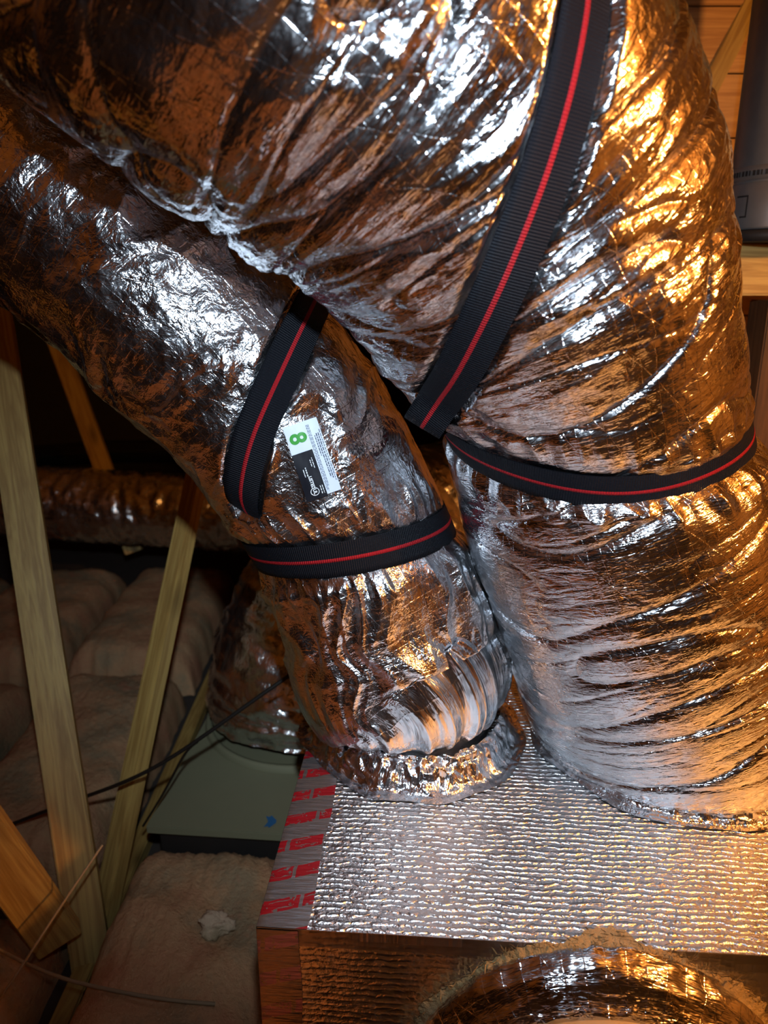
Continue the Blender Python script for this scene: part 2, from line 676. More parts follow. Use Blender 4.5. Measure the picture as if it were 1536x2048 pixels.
d_big = disp_big()
P0 = big.points()
stretch = np.linalg.norm(np.gradient(P0, axis=0), axis=2) / np.gradient(big.L)[:, None]
d_big *= np.clip(stretch * 1.25, 0.2, 1.0)
line = []
for i in range(len(bs_C) - 1):
    for t in np.linspace(0, 1, 8):
        line.append(bs_C[i] * (1 - t) + bs_C[i + 1] * t)
d_big = damp_near(P0, d_big, line, 0.028)
duct_big = link('flex_duct', new_mesh_grid('foil_sleeve', big.points(d_big), big.uv(), True), M['foil_big'])
tag(duct_big, 'widest silver foil flex duct, slung on the right and arching over the narrower one', 'duct', 'foil flex ducts')

d_sml = disp_sml()
P0 = sml.points()
stretch = np.linalg.norm(np.gradient(P0, axis=0), axis=2) / np.gradient(sml.L)[:, None]
d_sml *= np.clip(stretch * 1.25, 0.2, 1.0)
line = []
for i in range(len(ss_C) - 1):
    for t in np.linspace(0, 1, 8):
        line.append(ss_C[i] * (1 - t) + ss_C[i + 1] * t)
d_sml = damp_near(P0, d_sml, line, 0.027)
lab = []
for u in np.linspace(0, 1, 6):
    for v in np.linspace(0, 1, 10):
        tl, tr, br, bl = [np.array(q, float) for q in LABEL_Q]
        q = (tl * (1 - u) + tr * u) * (1 - v) + (bl * (1 - u) + br * u) * v
        h = hit(bvh_sml, *q)
        lab.append(np.array(h[0]))
d_sml = damp_near(P0, d_sml, lab, 0.011, 0.0005, 3.2)
duct_sml = link('flex_duct', new_mesh_grid('foil_sleeve', sml.points(d_sml), sml.uv(), True), M['foil_small'])
tag(duct_sml, 'narrower crumpled foil flex duct with a printed number 8 label, behind the wide one', 'duct', 'foil flex ducts')


# ------------------------------------------------------------------ straps
def ribbon(name, C, Nn, width, m, parent=None, thick=0.0016, lift=0.0, na=5, closed=False, v0=0.0):
    """webbing of given width along centres C with outward normals Nn"""
    C = np.asarray(C); Nn = np.asarray(Nn)
    if closed:
        T = np.roll(C, -1, 0) - np.roll(C, 1, 0)
    else:
        T = np.gradient(C, axis=0)
    T /= np.linalg.norm(T, axis=1)[:, None]
    Bn = np.cross(T, Nn)
    Bn /= np.linalg.norm(Bn, axis=1)[:, None]
    Nn = np.cross(Bn, T)
    s = np.concatenate([[0], np.cumsum(np.linalg.norm(np.diff(C, axis=0), axis=1))])
    us = np.linspace(-0.5, 0.5, na) * width
    prof = [(u, thick / 2 - 0.0004 * (abs(u) > width * 0.49)) for u in us] + [(u, -thick / 2) for u in us[::-1]]
    P = np.zeros((len(C) + (1 if closed else 0), len(prof), 3))
    UV = np.zeros((len(C) + (1 if closed else 0), len(prof), 2))
    for j in range(P.shape[0]):
        i = j % len(C)
        for k, (u, h) in enumerate(prof):
            P[j, k] = C[i] + Bn[i] * u + Nn[i] * (h + lift)
            UV[j, k] = (u, s[i] if j < len(C) else s[-1] + 0.001)
    me = new_mesh_grid(name, P, UV, False)
    # close the tube section
    bm = bmesh.new(); bm.from_mesh(me)
    bmesh.ops.remove_doubles(bm, verts=bm.verts, dist=1e-6)
    bm.to_mesh(me); bm.free()
    o = link(name, me, m, parent)
    return o


def strap(name, C, Nn, width, label, closed=False):
    web = ribbon(name, C, Nn, width, M['black_web'], None, 0.0018, 0.0, 7, closed)
    ribbon('red_stripe', C, Nn, width * 0.105, M['red_web'], web, 0.0016, 0.0005, 3, closed)
    tag(web, label, 'strap', 'black webbing duct straps')
    return web


def resample(C, Nn, n):
    A = np.hstack([np.asarray(C), np.asarray(Nn)])
    R, L = spline(A, n)
    Nn = R[:, 3:6]
    return R[:, :3], Nn / np.linalg.norm(Nn, axis=1)[:, None]


def ring(d, s0, width, lift, tilt=0.0, tilt_ph=0.0):
    C, Nn = [], []
    for th in np.linspace(-math.pi, math.pi, 240, endpoint=False):
        s = s0 + tilt * math.cos(th - tilt_ph)
        c = np.array([np.interp(s, d.L, d.C[:, k]) for k in range(3)])
        e1 = np.array([np.interp(s, d.L, d.E1[:, k]) for k in range(3)])
        e2 = np.array([np.interp(s, d.L, d.E2[:, k]) for k in range(3)])
        r = np.interp(s, d.L, d.R) * 0.943 + lift
        nn = e1 * math.cos(th) + e2 * math.sin(th)
        C.append(c + nn * r); Nn.append(nn)
    return C, Nn


C, Nn = ring(big, S_BIG_RING, 0.045, 0.009, BIG_TILT, BIG_PH)
strap('cinch_strap', C, Nn, 0.046, 'black webbing strap with red line cinched round the wide duct above the box', True)
C, Nn = ring(sml, S_SML_RING, 0.05, 0.009, SML_TILT, SML_PH)
strap('cinch_strap', C, Nn, 0.050, 'black webbing strap with red line cinched round the narrower duct below its label', True)

# sling of the wide duct: from the rafters, down its face, folded under the elbow
top = [np.array(bs_C[0]) + np.array((0.10, 0.02, 0.75)), np.array(bs_C[0]) + np.array((0.035, 0.0, 0.25))]
topn = [bs_N[0] * 0.8 + np.array((0, -0.2, 0))] * 2
p_end = np.array(at(850, 845, 0.925))
n_end = np.array((-0.35, -0.80, -0.15)); n_end /= np.linalg.norm(n_end)
fold = [p_end, p_end + np.array((-0.004, 0.020, -0.012)), p_end + np.array((0.03, 0.10, 0.0)), p_end + np.array((0.09, 0.22, 0.05))]
foldn = [n_end, np.array((-0.5, -0.1, -0.85)), np.array((-0.55, 0.05, -0.8)), np.array((-0.6, 0.3, -0.7))]
C, Nn = resample(top + bs_C + fold, topn + bs_N + foldn, 260)
strap('sling_strap', C, Nn, 0.052, 'broad black webbing sling with red line hanging down the face of the wide duct')

top = [np.array(at(740, 380, 1.42)), np.array(at(690, 480, 1.30)), np.array(at(662, 535, 1.14))]
topn = [ss_N[0]] * 3
tail = [ss_C[-1] + np.array((0.012, 0.03, -0.035)), ss_C[-1] + np.array((0.045, 0.10, -0.06)), ss_C[-1] + np.array((0.11, 0.18, -0.05))]
tailn = [ss_N[-1] + np.array((-0.6, 0, -0.5)), np.array((-0.6, 0.1, -0.8)), np.array((-0.3, 0.4, -0.9))]
C, Nn = resample(top + ss_C + tail, topn + ss_N + tailn, 200)
strap('sling_strap', C, Nn, 0.052, 'black webbing sling with red line round the narrower duct left of its label')

# ------------------------------------------------------------------ printed label
lab_root = empty('printed_label', at(620, 915, 1.0))
tl, tr, br, bl = [np.array(q, float) for q in LABEL_Q]


def lab_pt(u, v, lift):
    q = (tl * (1 - u) + tr * u) * (1 - v) + (bl * (1 - u) + br * u) * v
    h = hit(bvh_sml, *q)
    return np.array(h[0] + h[1] * (0.0026 + lift))


LW, LH = 0.046, 0.104


def lab_patch(name, u0, u1, v0, v1, lift, m, wob=0.0006):
    nu, nv = 10, 20
    P = np.zeros((nv, nu, 3))
    UV = np.zeros((nv, nu, 2))
    for j in range(nv):
        for i in range(nu):
            u = u0 + (u1 - u0) * i / (nu - 1); v = v0 + (v1 - v0) * j / (nv - 1)
            P[j, i] = lab_pt(u, v, lift + wob * math.sin(9 * v + 5 * u) * math.cos(14 * u + 3))
            UV[j, i] = (u * LW, v * LH)
    return put(link(name, new_mesh_grid(name, P, UV), m), lab_root)


lab_patch('white_panel', 0, 1, 0, 1, 0.0, M['white'])
blk = lab_patch('black_panel', 0.0, 0.60, 0.38, 1.02, 0.0007, M['lblack'])


def flat_to_label(name, verts, faces, lift, m):
    me = bpy.data.meshes.new(name)
    me.from_pydata([tuple(lab_pt(u, v, lift + 0.0006 * math.sin(9 * v + 5 * u) * math.cos(14 * u + 3))) for u, v in verts], [], faces)
    me.update()
    return put(link(name, me, m), lab_root)


def text_flat(txt, cu, cv, size, rot):
    """text outline mapped to label coords; size in metres, rot in degrees on the label"""
    cu_d = bpy.data.curves.new('t', 'FONT')
    cu_d.body = txt
    cu_d.align_x = 'CENTER'; cu_d.align_y = 'CENTER'
    cu_d.size = size
    cu_d.offset = size * 0.03
    ob = bpy.data.objects.new('t', cu_d)
    COL.objects.link(ob)
    dg = bpy.context.evaluated_depsgraph_get()
    me = ob.evaluated_get(dg).to_mesh()
    c, s = math.cos(rot), math.sin(rot)
    vs = []
    for v in me.vertices:
        x = v.co.x * c - v.co.y * s
        y = v.co.x * s + v.co.y * c
        vs.append((cu + x / LW, cv - y / LH))
    fs = [tuple(p.vertices) for p in me.polygons]
    ob.evaluated_get(dg).to_mesh_clear()
    bpy.data.objects.remove(ob)
    bpy.data.curves.remove(cu_d)
    return vs, fs


R90 = math.radians(-90)
v, f = text_flat('8', 0.30, 0.19, 0.030, R90)
flat_to_label('numeral', v, f, 0.0007, M['green'])['label'] = 'green numeral 8'
v, f = text_flat('LISTED', 0.29, 0.79, 0.0058, R90)
flat_to_label('lettering', v, f, 0.0013, M['wink'])
v, f = text_flat('UL', 0.30, 0.915, 0.0062, R90)
flat_to_label('logo', v, f, 0.0013, M['wink'])
# ring of the mark
vs, fs = [], []
for k in range(32):
    a = 2 * math.pi * k / 32
    for r in (0.0048, 0.0056):
        vs.append((0.30 + r * math.cos(a) / LW, 0.915 + r * math.sin(a) / LH))
    a0, b0 = 2 * k, 2 * ((k + 1) % 32)
    fs.append((a0, a0 + 1, b0 + 1, b0))
flat_to_label('logo_ring', vs, fs, 0.0013, M['wink'])
# lines of print too small to read
random.seed(3)


def print_line(u, v0, v1, w, m, lift):
    vs, fs = [], []
    v = v0
    while v < v1:
        ln = random.uniform(0.012, 0.05)
        e = min(v + ln, v1)
        i = len(vs)
        vs += [(u - w, v), (u + w, v), (u + w, e), (u - w, e)]
        fs.append((i, i + 1, i + 2, i + 3))
        v = e + random.uniform(0.006, 0.012)
    flat_to_label('print_line', vs, fs, lift, m)


for u, v0, v1, w in ((0.64, 0.06, 0.96, 0.008), (0.675, 0.06, 0.97, 0.008), (0.71, 0.06, 0.9, 0.008), (0.79, 0.22, 0.5, 0.012),
                     (0.845, 0.2, 0.80, 0.014), (0.90, 0.2, 0.82, 0.014), (0.955, 0.16, 0.86, 0.010)):
    print_line(u, v0, v1, w, M['ink'], 0.0008)
for u, v0, v1, w in ((0.18, 0.60, 0.70, 0.012), (0.25, 0.58, 0.70, 0.014), (0.44, 0.50, 0.60, 0.01), (0.50, 0.48, 0.62, 0.01),
                     (0.48, 0.86, 0.97, 0.010), (0.54, 0.86, 0.97, 0.010)):
    print_line(u, v0, v1, w, M['wink'], 0.0013)
tag(lab_root, 'small black and white printed label with a green 8 on the narrower duct', 'label')

# ------------------------------------------------------------------ plenum box
FL = on_z(514, 1854, ZT)
FR_dir = (on_z(1536, 1912, ZT) - FL)
FR_dir.z = 0
ex = FR_dir.normalized()
ey = Vector((-ex.y, ex.x, 0))
BW, BD = 1.02, 0.60
plenum = empty('plenum_box', (FL + ex * BW / 2 + ey * BD / 2) - Vector((0, 0, ZT)))


def fsk_mat(name, row=0.0095, strength=0.9, rough=0.30, tint=(0.84, 0.84, 0.85)):
    """foil-scrim facing: rows of little embossed dashes. UV in metres: u along the rows"""
    m, nt, b = nmat(name)
    g = N(nt)
    tc = g.n('ShaderNodeTexCoord')
    uv = tc.outputs['UV']
    wn = g.noise(uv, 34, 3, 0.65)
    w = g.vmath('SCALE', g.vmath('SUBTRACT', wn.outputs['Color'], (0.5, 0.5, 0.5)), None, 0.014)
    p = g.vmath('ADD', uv, w)
    sx = g.n('ShaderNodeSeparateXYZ')
    g.l(p, sx.inputs[0])
    rw = g.math('DIVIDE', sx.outputs[1], row)
    ri = g.math('FLOOR', rw)
    rf = g.math('FRACT', rw)
    ridge = g.math('SUBTRACT', 1.0, g.math('MULTIPLY', g.math('ABSOLUTE', g.math('SUBTRACT', rf, 0.5)), 3.2), None, True)
    # dashes: each row cut at its own offsets
    off = g.math('FRACT', g.math('MULTIPLY', g.math('SINE', g.math('MULTIPLY', ri, 12.9898)), 43758.5))
    jit = g.noise(g.mapping(uv, (45, 105, 1)), 1.0, 0)
    cf = g.math('FRACT', g.math('ADD', g.math('DIVIDE', sx.outputs[0], 0.022), g.math('MULTIPLY_ADD', jit.outputs['Fac'], 2.2, off)))
    dash = g.math('SUBTRACT', 1.0, g.math('MULTIPLY', g.math('POWER', g.math('ABSOLUTE', g.math('SUBTRACT', cf, 0.5)), 3.0), 7.0), None, True)
    n3 = g.noise(uv, 120, 3, 0.6)
    amp = g.noise(uv, 14, 2)
    h = g.math('MULTIPLY', g.math('MULTIPLY', ridge, dash), g.math('MULTIPLY_ADD', amp.outputs['Fac'], 1.1, 0.25))
    h = g.math('ADD', h, g.math('MULTIPLY', n3.outputs['Fac'], 1.0))
    nrm = g.bump(h, strength, 0.0034)
    n4 = g.noise(uv, 18, 3)
    nrm = g.bump(n4.outputs['Fac'], 0.12, 0.02, nrm)
    g.l(nrm, b.inputs['Normal'])
    b.inputs['Metallic'].default_value = 1.0
    rr = g.noise(uv, 40, 2)
    g.l(g.math('MULTIPLY_ADD', rr.outputs['Fac'], 0.2, rough - 0.08), b.inputs['Roughness'])
    dirt = g.noise(uv, 11, 4, 0.65)
    col = g.ramp(dirt.outputs['Fac'], [(0.0, tint), (0.66, tint), (0.8, (0.55, 0.50, 0.42))])
    g.l(col, b.inputs['Base Color'])
    return m


M['fsk'] = fsk_mat('foil_scrim_board')
M['fsk_side'] = fsk_mat('foil_scrim_board_side', strength=0.2, rough=0.22)


def panel(name, o, u, v, lu, lv, m, nu=60, nv=40, bulge=0.0, parent=plenum, th=0.025):
    """slab with outer face o + u*[0,lu] + v*[0,lv], outer normal u x v"""
    n = u.cross(v)
    us = np.linspace(0, lu, nu); vs = np.linspace(0, lv, nv)
    P = np.zeros((nv + 2, nu + 2, 3)); UV = np.zeros((nv + 2, nu + 2, 2))
    for j in range(nv + 2):
        for i in range(nu + 2):
            a = us[min(max(i - 1, 0), nu - 1)]; b = vs[min(max(j - 1, 0), nv - 1)]
            edge = i in (0, nu + 1) or j in (0, nv + 1)
            h = -th if edge else bulge * math.sin(a * 11 + 1) * math.sin(b * 9 + a * 3)
            P[j, i] = o + u * float(a) + v * float(b) + n * h
            UV[j, i] = (a, b)
    return put(link(name, new_mesh_grid(name, P, UV, smooth=False), m), parent)


panel('top_panel', FL, ex, ey, BW, BD, M['fsk'], bulge=0.0006)
panel('front_panel', FL - Vector((0, 0, ZT)), ex, Vector((0, 0, 1)), BW, ZT - 0.001, M['fsk_side'])
panel('side_panel', FL - Vector((0, 0, ZT)) + ey * BD, -ey, Vector((0, 0, 1)), BD, ZT - 0.001, M['fsk_side'])
panel('side_panel', FL - Vector((0, 0, ZT)) + ex * BW, ey, Vector((0, 0, 1)), BD, ZT - 0.001, M['fsk_side'])
panel('back_panel', FL - Vector((0, 0, ZT)) + ex * BW + ey * BD, -ex, Vector((0, 0, 1)), BW, ZT - 0.001, M['fsk_side'])


def tape_mat(name, clear):
    """clear tape printed with slanting red blocks. UV: u across (m), v along (m)"""
    m, nt, b = nmat(name)
    g = N(nt)
    tc = g.n('ShaderNodeTexCoord')
    uv = tc.outputs['UV']
    wn = g.noise(uv, 60, 3)
    sx = g.n('ShaderNodeSeparateXYZ')
    g.l(g.vmath('ADD', uv, g.vmath('SCALE', g.vmath('SUBTRACT', wn.outputs['Color'], (0.5, 0.5, 0.5)), None, 0.006)), sx.inputs[0])
    dg = g.math('SUBTRACT', sx.outputs[1], g.math('MULTIPLY', sx.outputs[0], 0.35))
    fr = g.math('FRACT', g.math('DIVIDE', dg, 0.052))
    band = g.math('LESS_THAN', g.math('ABSOLUTE', g.math('SUBTRACT', fr, 0.5)), 0.20)
    # gaps between the printed words along each band
    fu = g.math('FRACT', g.math('DIVIDE', g.math('ADD', sx.outputs[0], g.math('MULTIPLY', g.math('FLOOR', g.math('DIVIDE', dg, 0.052)), 0.017)), 0.048))
    word = g.math('LESS_THAN', fu, 0.90)
    sub = g.math('FRACT', g.math('DIVIDE', dg, 0.0105))
    subl = g.math('GREATER_THAN', g.math('ADD', sub, g.noise(uv, 45, 2).outputs['Fac']), 0.52)
    worn = g.math('GREATER_THAN', g.noise(uv, 70, 4, 0.7).outputs['Fac'], 0.41)
    f = g.math('MULTIPLY', g.math('MULTIPLY', band, word), g.math('MULTIPLY', subl, worn))
    base = (0.62, 0.62, 0.64) if clear else (0.34, 0.24, 0.14)
    col = g.mix(f if clear else g.math('MULTIPLY', f, 0.75), base, (0.25, 0.010, 0.016))
    g.l(col, b.inputs['Base Color'])
    g.l(g.math('MULTIPLY_ADD', f, -0.85, 0.9 if clear else 0.85), b.inputs['Metallic'])
    b.inputs['Roughness'].default_value = 0.24
    b.inputs['Coat Weight'].default_value = 0.6
    b.inputs['Coat Roughness'].default_value = 0.12
    ww = g.n('ShaderNodeTexNoise')
    g.l(g.mapping(uv, (20, 150, 1)), ww.inputs['Vector'])
    ww.inputs['Scale'].default_value = 1.0
    ww.inputs['Detail'].default_value = 3
    nr = g.bump(ww.outputs['Fac'], 0.6, 0.004)
    g.l(nr, b.inputs['Normal'])
    return m


M['tape'] = tape_mat('clear_red_print_tape', True)
UZ = Vector((0, 0, 1))


def tape_strip(name, o, across, along, w, ln, nrm, fold, foldw, m):
    """strip lying on a face and folded over its outer edge"""
    prof = []
    for k in range(7):
        t = k / 6
        prof.append((o + across * (w * (1 - t)) + nrm * 0.0012, w * (1 - t)))
    prof.append((o + nrm * 0.0009 - across * 0.0009, 0.0))
    for k in range(1, 7):
        t = k / 6
        prof.append((o - across * 0.0012 + fold * (foldw * t), -foldw * t))
    nl = 50
    P = np.zeros((nl, len(prof), 3)); UV = np.zeros((nl, len(prof), 2))
    for j in range(nl):
        sgl = ln * j / (nl - 1)
        for i, (p, u) in enumerate(prof):
            wob = 0.0012 * math.sin(37 * sgl) if i in (0, len(prof) - 1) else 0
            P[j, i] = p + along * sgl + across * wob
            UV[j, i] = (u, sgl)
    return put(link(name, new_mesh_grid(name, P, UV), m), plenum)


tape_strip('edge_tape', FL, ex, ey, 0.060, BD, UZ, -UZ, 0.030, M['tape'])['label'] = 'clear tape printed with slanting red blocks'
M['tape_dull'] = tape_mat('dull_red_print_tape', False)
tape_strip('edge_tape', FL - UZ * ZT, ex, UZ, 0.050, ZT - 0.002, -ey, ey, 0.030, M['tape_dull'])['label'] = 'tan tape with faint red print'
tag(plenum, 'foil faced duct board plenum box with red printed tape along its edge', 'plenum')


# crumpled foil flanges sealing the two ducts to the box
def flange(name, duct, r_in, r_out, parent, seed, hgt=0.03, n=260, ecc=0.0):
    c = Vector(duct.C[0]); c.z = ZT
    P = np.zeros((26, n, 3)); UV = np.zeros((26, n, 2))
    th = np.linspace(0, 2 * math.pi, n, endpoint=False)
    for j in range(26):
        t = j / 25
        x = (th) / (2 * math.pi)
        cr = ridged(x * 34, np.full(n, t * 3.0 + seed), 34, seed) * 0.006 + ridged(x * 80, np.full(n, t * 6.0), 80, seed + 1) * 0.003
        edge = perlin(x * 12, np.full(n, 0.37), 12, seed + 3) * 0.018
        r = r_in + (r_out + edge * 0.9 - r_in) * t + cr * (1 - t) * 0.6
        z = hgt * (1 - smooth01(t, 0, 0.75)) + 0.0015 + np.abs(cr) * (1 - t * 0.85)
        P[j, :, 0] = c.x + r * np.cos(th)
        P[j, :, 1] = c.y + r * np.sin(th)
        P[j, :, 2] = ZT + z
        UV[j, :, 0] = th * r_out
        UV[j, :, 1] = t * (r_out - r_in)
    me = new_mesh_grid(name, P, UV, True)
    return link(name, me, M['foil_plain'], parent)


flange('sealing_flange', sml, 0.135, 0.190, duct_sml, 41, 0.040)['label'] = 'crumpled foil tape skirt'
flange('sealing_flange', big, 0.205, 0.242, duct_big, 51, 0.028)['label'] = 'crumpled foil tape skirt'

# ------------------------------------------------------------------ duct leaving the front of the box
fc = FL + ex * ((on_y(1195, 1900, FL.y).x - FL.x)) - UZ * 0.232      # hole centre on the front face
fc = fc - ey * 0.0
front = empty('flex_duct', fc)


def axis_tube(name, prof, m, parent, disp=None, n=360, drop=0.0, uvr=0.18, axis=None):
    """tube about -ey: prof rows (distance out, radius)"""
    prof, L = spline([(a, r, 0.0) for a, r in prof], 120)
    th = np.linspace(0, 2 * math.pi, n, endpoint=False)
    P = np.zeros((len(prof), n, 3)); UV = np.zeros((len(prof), n, 2))
    A = np.array(-ey); E1 = np.array(ex); E2 = np.array(UZ)
    for j, (a, r, _) in enumerate(prof):
        dd = disp(th, L[j]) if disp else 0
        rr = r + dd
        c = np.array(fc) + A * a - E2 * drop * max(a, 0) ** 2
        P[j] = c[None] + (np.cos(th) * rr)[:, None] * E1[None] + (np.sin(th) * rr)[:, None] * E2[None]
        UV[j, :, 0] = th * uvr; UV[j, :, 1] = L[j]
    o = link(name, new_mesh_grid(name, P, UV, True), m)
    return put(o, parent)


def dsp(th, s):
    x = th / (2 * math.pi)
    o = np.ones_like(th)
    return ((0.006 * ridged(x * 6, o * s / 0.035, 6, 61) + 0.003 * ridged(x * 14, o * s / 0.03, 14, 62)) * (1 - 0.85 * math.exp(-((s - 0.085) / 0.014) ** 2))
            + 0.0015 * ridged(x * 50, o * s / 0.012, 50, 63))


axis_tube('foil_sleeve', [(-0.004, 0.224), (0.008, 0.231), (0.028, 0.222), (0.048, 0.200), (0.058, 0.186), (0.070, 0.186), (0.090, 0.198),
                          (0.15, 0.203), (0.25, 0.203), (0.45, 0.20)], M['foil_big'], front, dsp, drop=0.9)
axis_tube('tie_band', [(0.0575, 0.184), (0.058, 0.195), (0.064, 0.197), (0.070, 0.195), (0.0705, 0.184)], M['tie'], front, drop=0.9)['label'] = 'yellowed nylon tie'
tag(front, 'foil flex duct with a yellowed tie band leaving the front of the box', 'duct', 'foil flex ducts')


# torn fibreglass round the hole
def torn_ring():
    n = 900
    th = np.linspace(0, 2 * math.pi, n, endpoint=False)
    x = th / (2 * math.pi)
    P = np.zeros((10, n, 3)); UV = np.zeros((10, n, 2))
    edge = 0.016 * perlin(x * 18, x * 0 + 0.3, 18, 71) + 0.006 * perlin(x * 47, x * 0 + 0.7, 47, 72) + 0.0035 * perlin(x * 190, x * 0 + 0.2, 190, 73)
    for j in range(10):
        t = j / 9
        r = 0.205 + (0.244 + edge - 0.205) * t
        h = 0.014 * (1 - t ** 3) + 0.004 * perlin(x * 110, x * 0 + t * 7, 110, 74) * (1 - t) + 0.0005
        # where the ring rises over the top of the box it folds back on to it
        zz = np.sin(th) * r
        lim = ZT - fc.z
        over = np.maximum(0, zz - (lim + 0.004))
        zz = np.minimum(zz, lim + 0.004)
        c = np.array(fc)
        P[j] = c[None] + (np.cos(th) * r)[:, None] * np.array(ex)[None] + zz[:, None] * np.array(UZ)[None] \
            + (-(h) + over * 1.6)[:, None] * np.array(ey)[None]
        UV[j, :, 0] = th * 0.2; UV[j, :, 1] = t * 0.05
    return put(link('torn_edge', new_mesh_grid('torn_edge', P, UV, True), M['fringe']), plenum)


torn_ring()['label'] = 'ragged tan fibreglass edge of the cut hole'


def loose_fibres():
    random.seed(12)
    vs, fs = [], []
    lim = ZT - fc.z
    for k in range(1500):
        a = random.uniform(0, 2 * math.pi)
        r = random.uniform(0.228, 0.250)
        zz = math.sin(a) * r
        out = 0.0
        if zz > lim + 0.003:
            out = (zz - lim - 0.003) * 1.6
            zz = lim + 0.004
        p = fc + ex * (math.cos(a) * r) + UZ * zz - ey * (0.004 - out)
        d = (ex * (math.cos(a) + random.gauss(0, 0.7)) + UZ * ((math.sin(a) + random.gauss(0, 0.7)) * (0.2 if out else 1)) - ey * random.uniform(0, 0.6)).normalized()
        q = d.cross(ey + UZ * 0.3).normalized() * random.uniform(0.0004, 0.0011)
        ln = random.uniform(0.004, 0.016)
        i = len(vs)
        b1 = p + d * ln * 0.55 + UZ * random.uniform(-0.002, 0.002)
        vs.extend([p - q, p + q, b1 + q * 0.8, b1 - q * 0.8, p + d * ln])
        fs.extend([(i, i + 1, i + 2, i + 3), (i + 3, i + 2, i + 4)])
    me = bpy.data.meshes.new('loose_fibres')
    me.from_pydata([tuple(v) for v in vs], [], fs)
    o = put(link('loose_fibres', me, M['fringe']), plenum)
    o['kind'] = 'stuff'


loose_fibres()


# ------------------------------------------------------------------ timbers
def beam(name, p0, p1, w, t, face, m, parent=None, bev=0.003, dw=0.0):
    """p0-p1 axis, w across, t deep; face = direction the wide face looks towards"""
    p0, p1 = Vector(p0), Vector(p1)
    z = (p1 - p0).normalized()
    f = Vector(face); y = (f - z * f.dot(z)).normalized()
    x = y.cross(z)
    ln = (p1 - p0).length
    bm = bmesh.new()
    bmesh.ops.create_cube(bm, size=1.0)
    for v in bm.verts:
        v.co = Vector((v.co.x * w, v.co.y * t, (v.co.z + 0.5) * ln))
    bmesh.ops.bevel(bm, geom=[e for e in bm.edges], offset=bev, segments=2, affect='EDGES')
    me = bpy.data.meshes.new(name)
    bm.to_mesh(me); bm.free()
    o = link(name, me, m)
    mat = Matrix((x, y, z)).transposed().to_4x4()
    mat.translation = p0
    o.matrix_world = mat
    if parent is not None:
        o.parent = parent
        o.matrix_parent_inverse = Matrix.Translation(-Vector(parent.location))
    return o


def through(pa, pb, f0, f1):
    """stretch the segment a-b: f<0 before a, f>1 beyond b"""
    return pa + (pb - pa) * f0, pa + (pb - pa) * f1


J = at(165, 1800, 1.56)
truss = empty('roof_truss', (J.x, J.y, 0))
a, b = through(J, at(44, 1000, 1.68), -0.2, 2.2)
beam('web', a, b, 0.076, 0.040, (0.35, -1, 0.1), M['wood'], truss)['label'] = 'pale yellow web leaning left'
a, b = through(at(215, 1800, 1.62), at(352, 1150, 1.80), -0.22, 2.0)
beam('web', a, b, 0.044, 0.040, (-0.5, -1, 0.1), M['wood'], truss)['label'] = 'orange web leaning right'
a, b = through(at(120, 1880, 1.46), at(-45, 1650, 1.34), 0.0, 4.0)
beam('web', a, b, 0.085, 0.040, (0.3, -1, 0.6), M['wood'], truss)['label'] = 'dark orange web at the frame edge'
beam('bottom_chord', J + Vector((0.02, -1.1, -0.14)), J + Vector((0.02, 1.6, -0.14)), 0.040, 0.09, (0, 0, 1), M['wood'], truss)
tag(truss, 'pine roof truss whose webs meet in a V left of the ducts', 'truss', 'roof trusses')

truss2 = empty('roof_truss', at(262, 1080, 3.4))
a, b = through(at(262, 1085, 3.30), at(120, 700, 3.30), -0.05, 1.9)
beam('web', a, b, 0.075, 0.045, (0.2, -1, 0), M['wood'], truss2)
tag(truss2, 'thin reddish timber web slanting through the dark behind the narrower duct', 'truss', 'roof trusses')

# ------------------------------------------------------------------ floor and insulation
def slab_obj(name, lo, hi, m, kind=None):
    bm = bmesh.new()
    bmesh.ops.create_cube(bm, size=1.0)
    lo, hi = Vector(lo), Vector(hi)
    for v in bm.verts:
        v.co = Vector((lo[i] + (v.co[i] + 0.5) * (hi[i] - lo[i]) for i in range(3)))
    me = bpy.data.meshes.new(name); bm.to_mesh(me); bm.free()
    o = link(name, me, m)
    if kind: o['kind'] = kind
    return o


slab_obj('floor', (-5, -2.6, -0.22), (2.6, 6.2, -0.16), M['subfloor'], 'structure')


def batt(label, c, ln, wd, ang, zt, seed, m=None, amp=0.02, hgt=0.16):
    nx, ny = 90, 60
    u = np.linspace(-1, 1, nx); v = np.linspace(-1, 1, ny)
    Ug, Vg = np.meshgrid(u, v)
    ed = (1 - np.abs(Ug) ** 14) * (1 - np.abs(Vg) ** 8)
    X = Ug * ln / 2; Y = Vg * wd / 2
    X = X + 0.012 * perlin(Vg * 6 + seed, Ug * 2, None, seed) * (np.abs(Ug) > 0.8)
    Y = Y + 0.010 * perlin(Ug * 5 + seed, Vg * 0 + 0.3, None, seed + 1) * np.abs(Vg)
    Z = zt - hgt + hgt * ed ** 0.6 + amp * perlin(Ug * ln * 3.5 + seed, Vg * wd * 4, None, seed + 2) + amp * 0.13 * perlin(Ug * ln * 11, Vg * wd * 12, None, seed + 4) \
        + amp * 0.35 * perlin(Ug * ln * 30, Vg * wd * 40, None, seed + 5)
    P = np.stack([X, Y, Z], -1)
    o = link('insulation_batt', new_mesh_grid('insulation_batt', P), m or M['ins'])
    o.location = (c[0], c[1], 0)
    o.rotation_euler = (0, 0, ang)
    tag(o, label, 'insulation', 'fibreglass batts between the joists')
    return o


def batt_rect(label, x0, x1, y0, y1, zt, seed, amp=0.02):
    batt(label, ((x0 + x1) / 2, (y0 + y1) / 2), y1 - y0, x1 - x0, math.pi / 2, zt, seed, amp=amp)


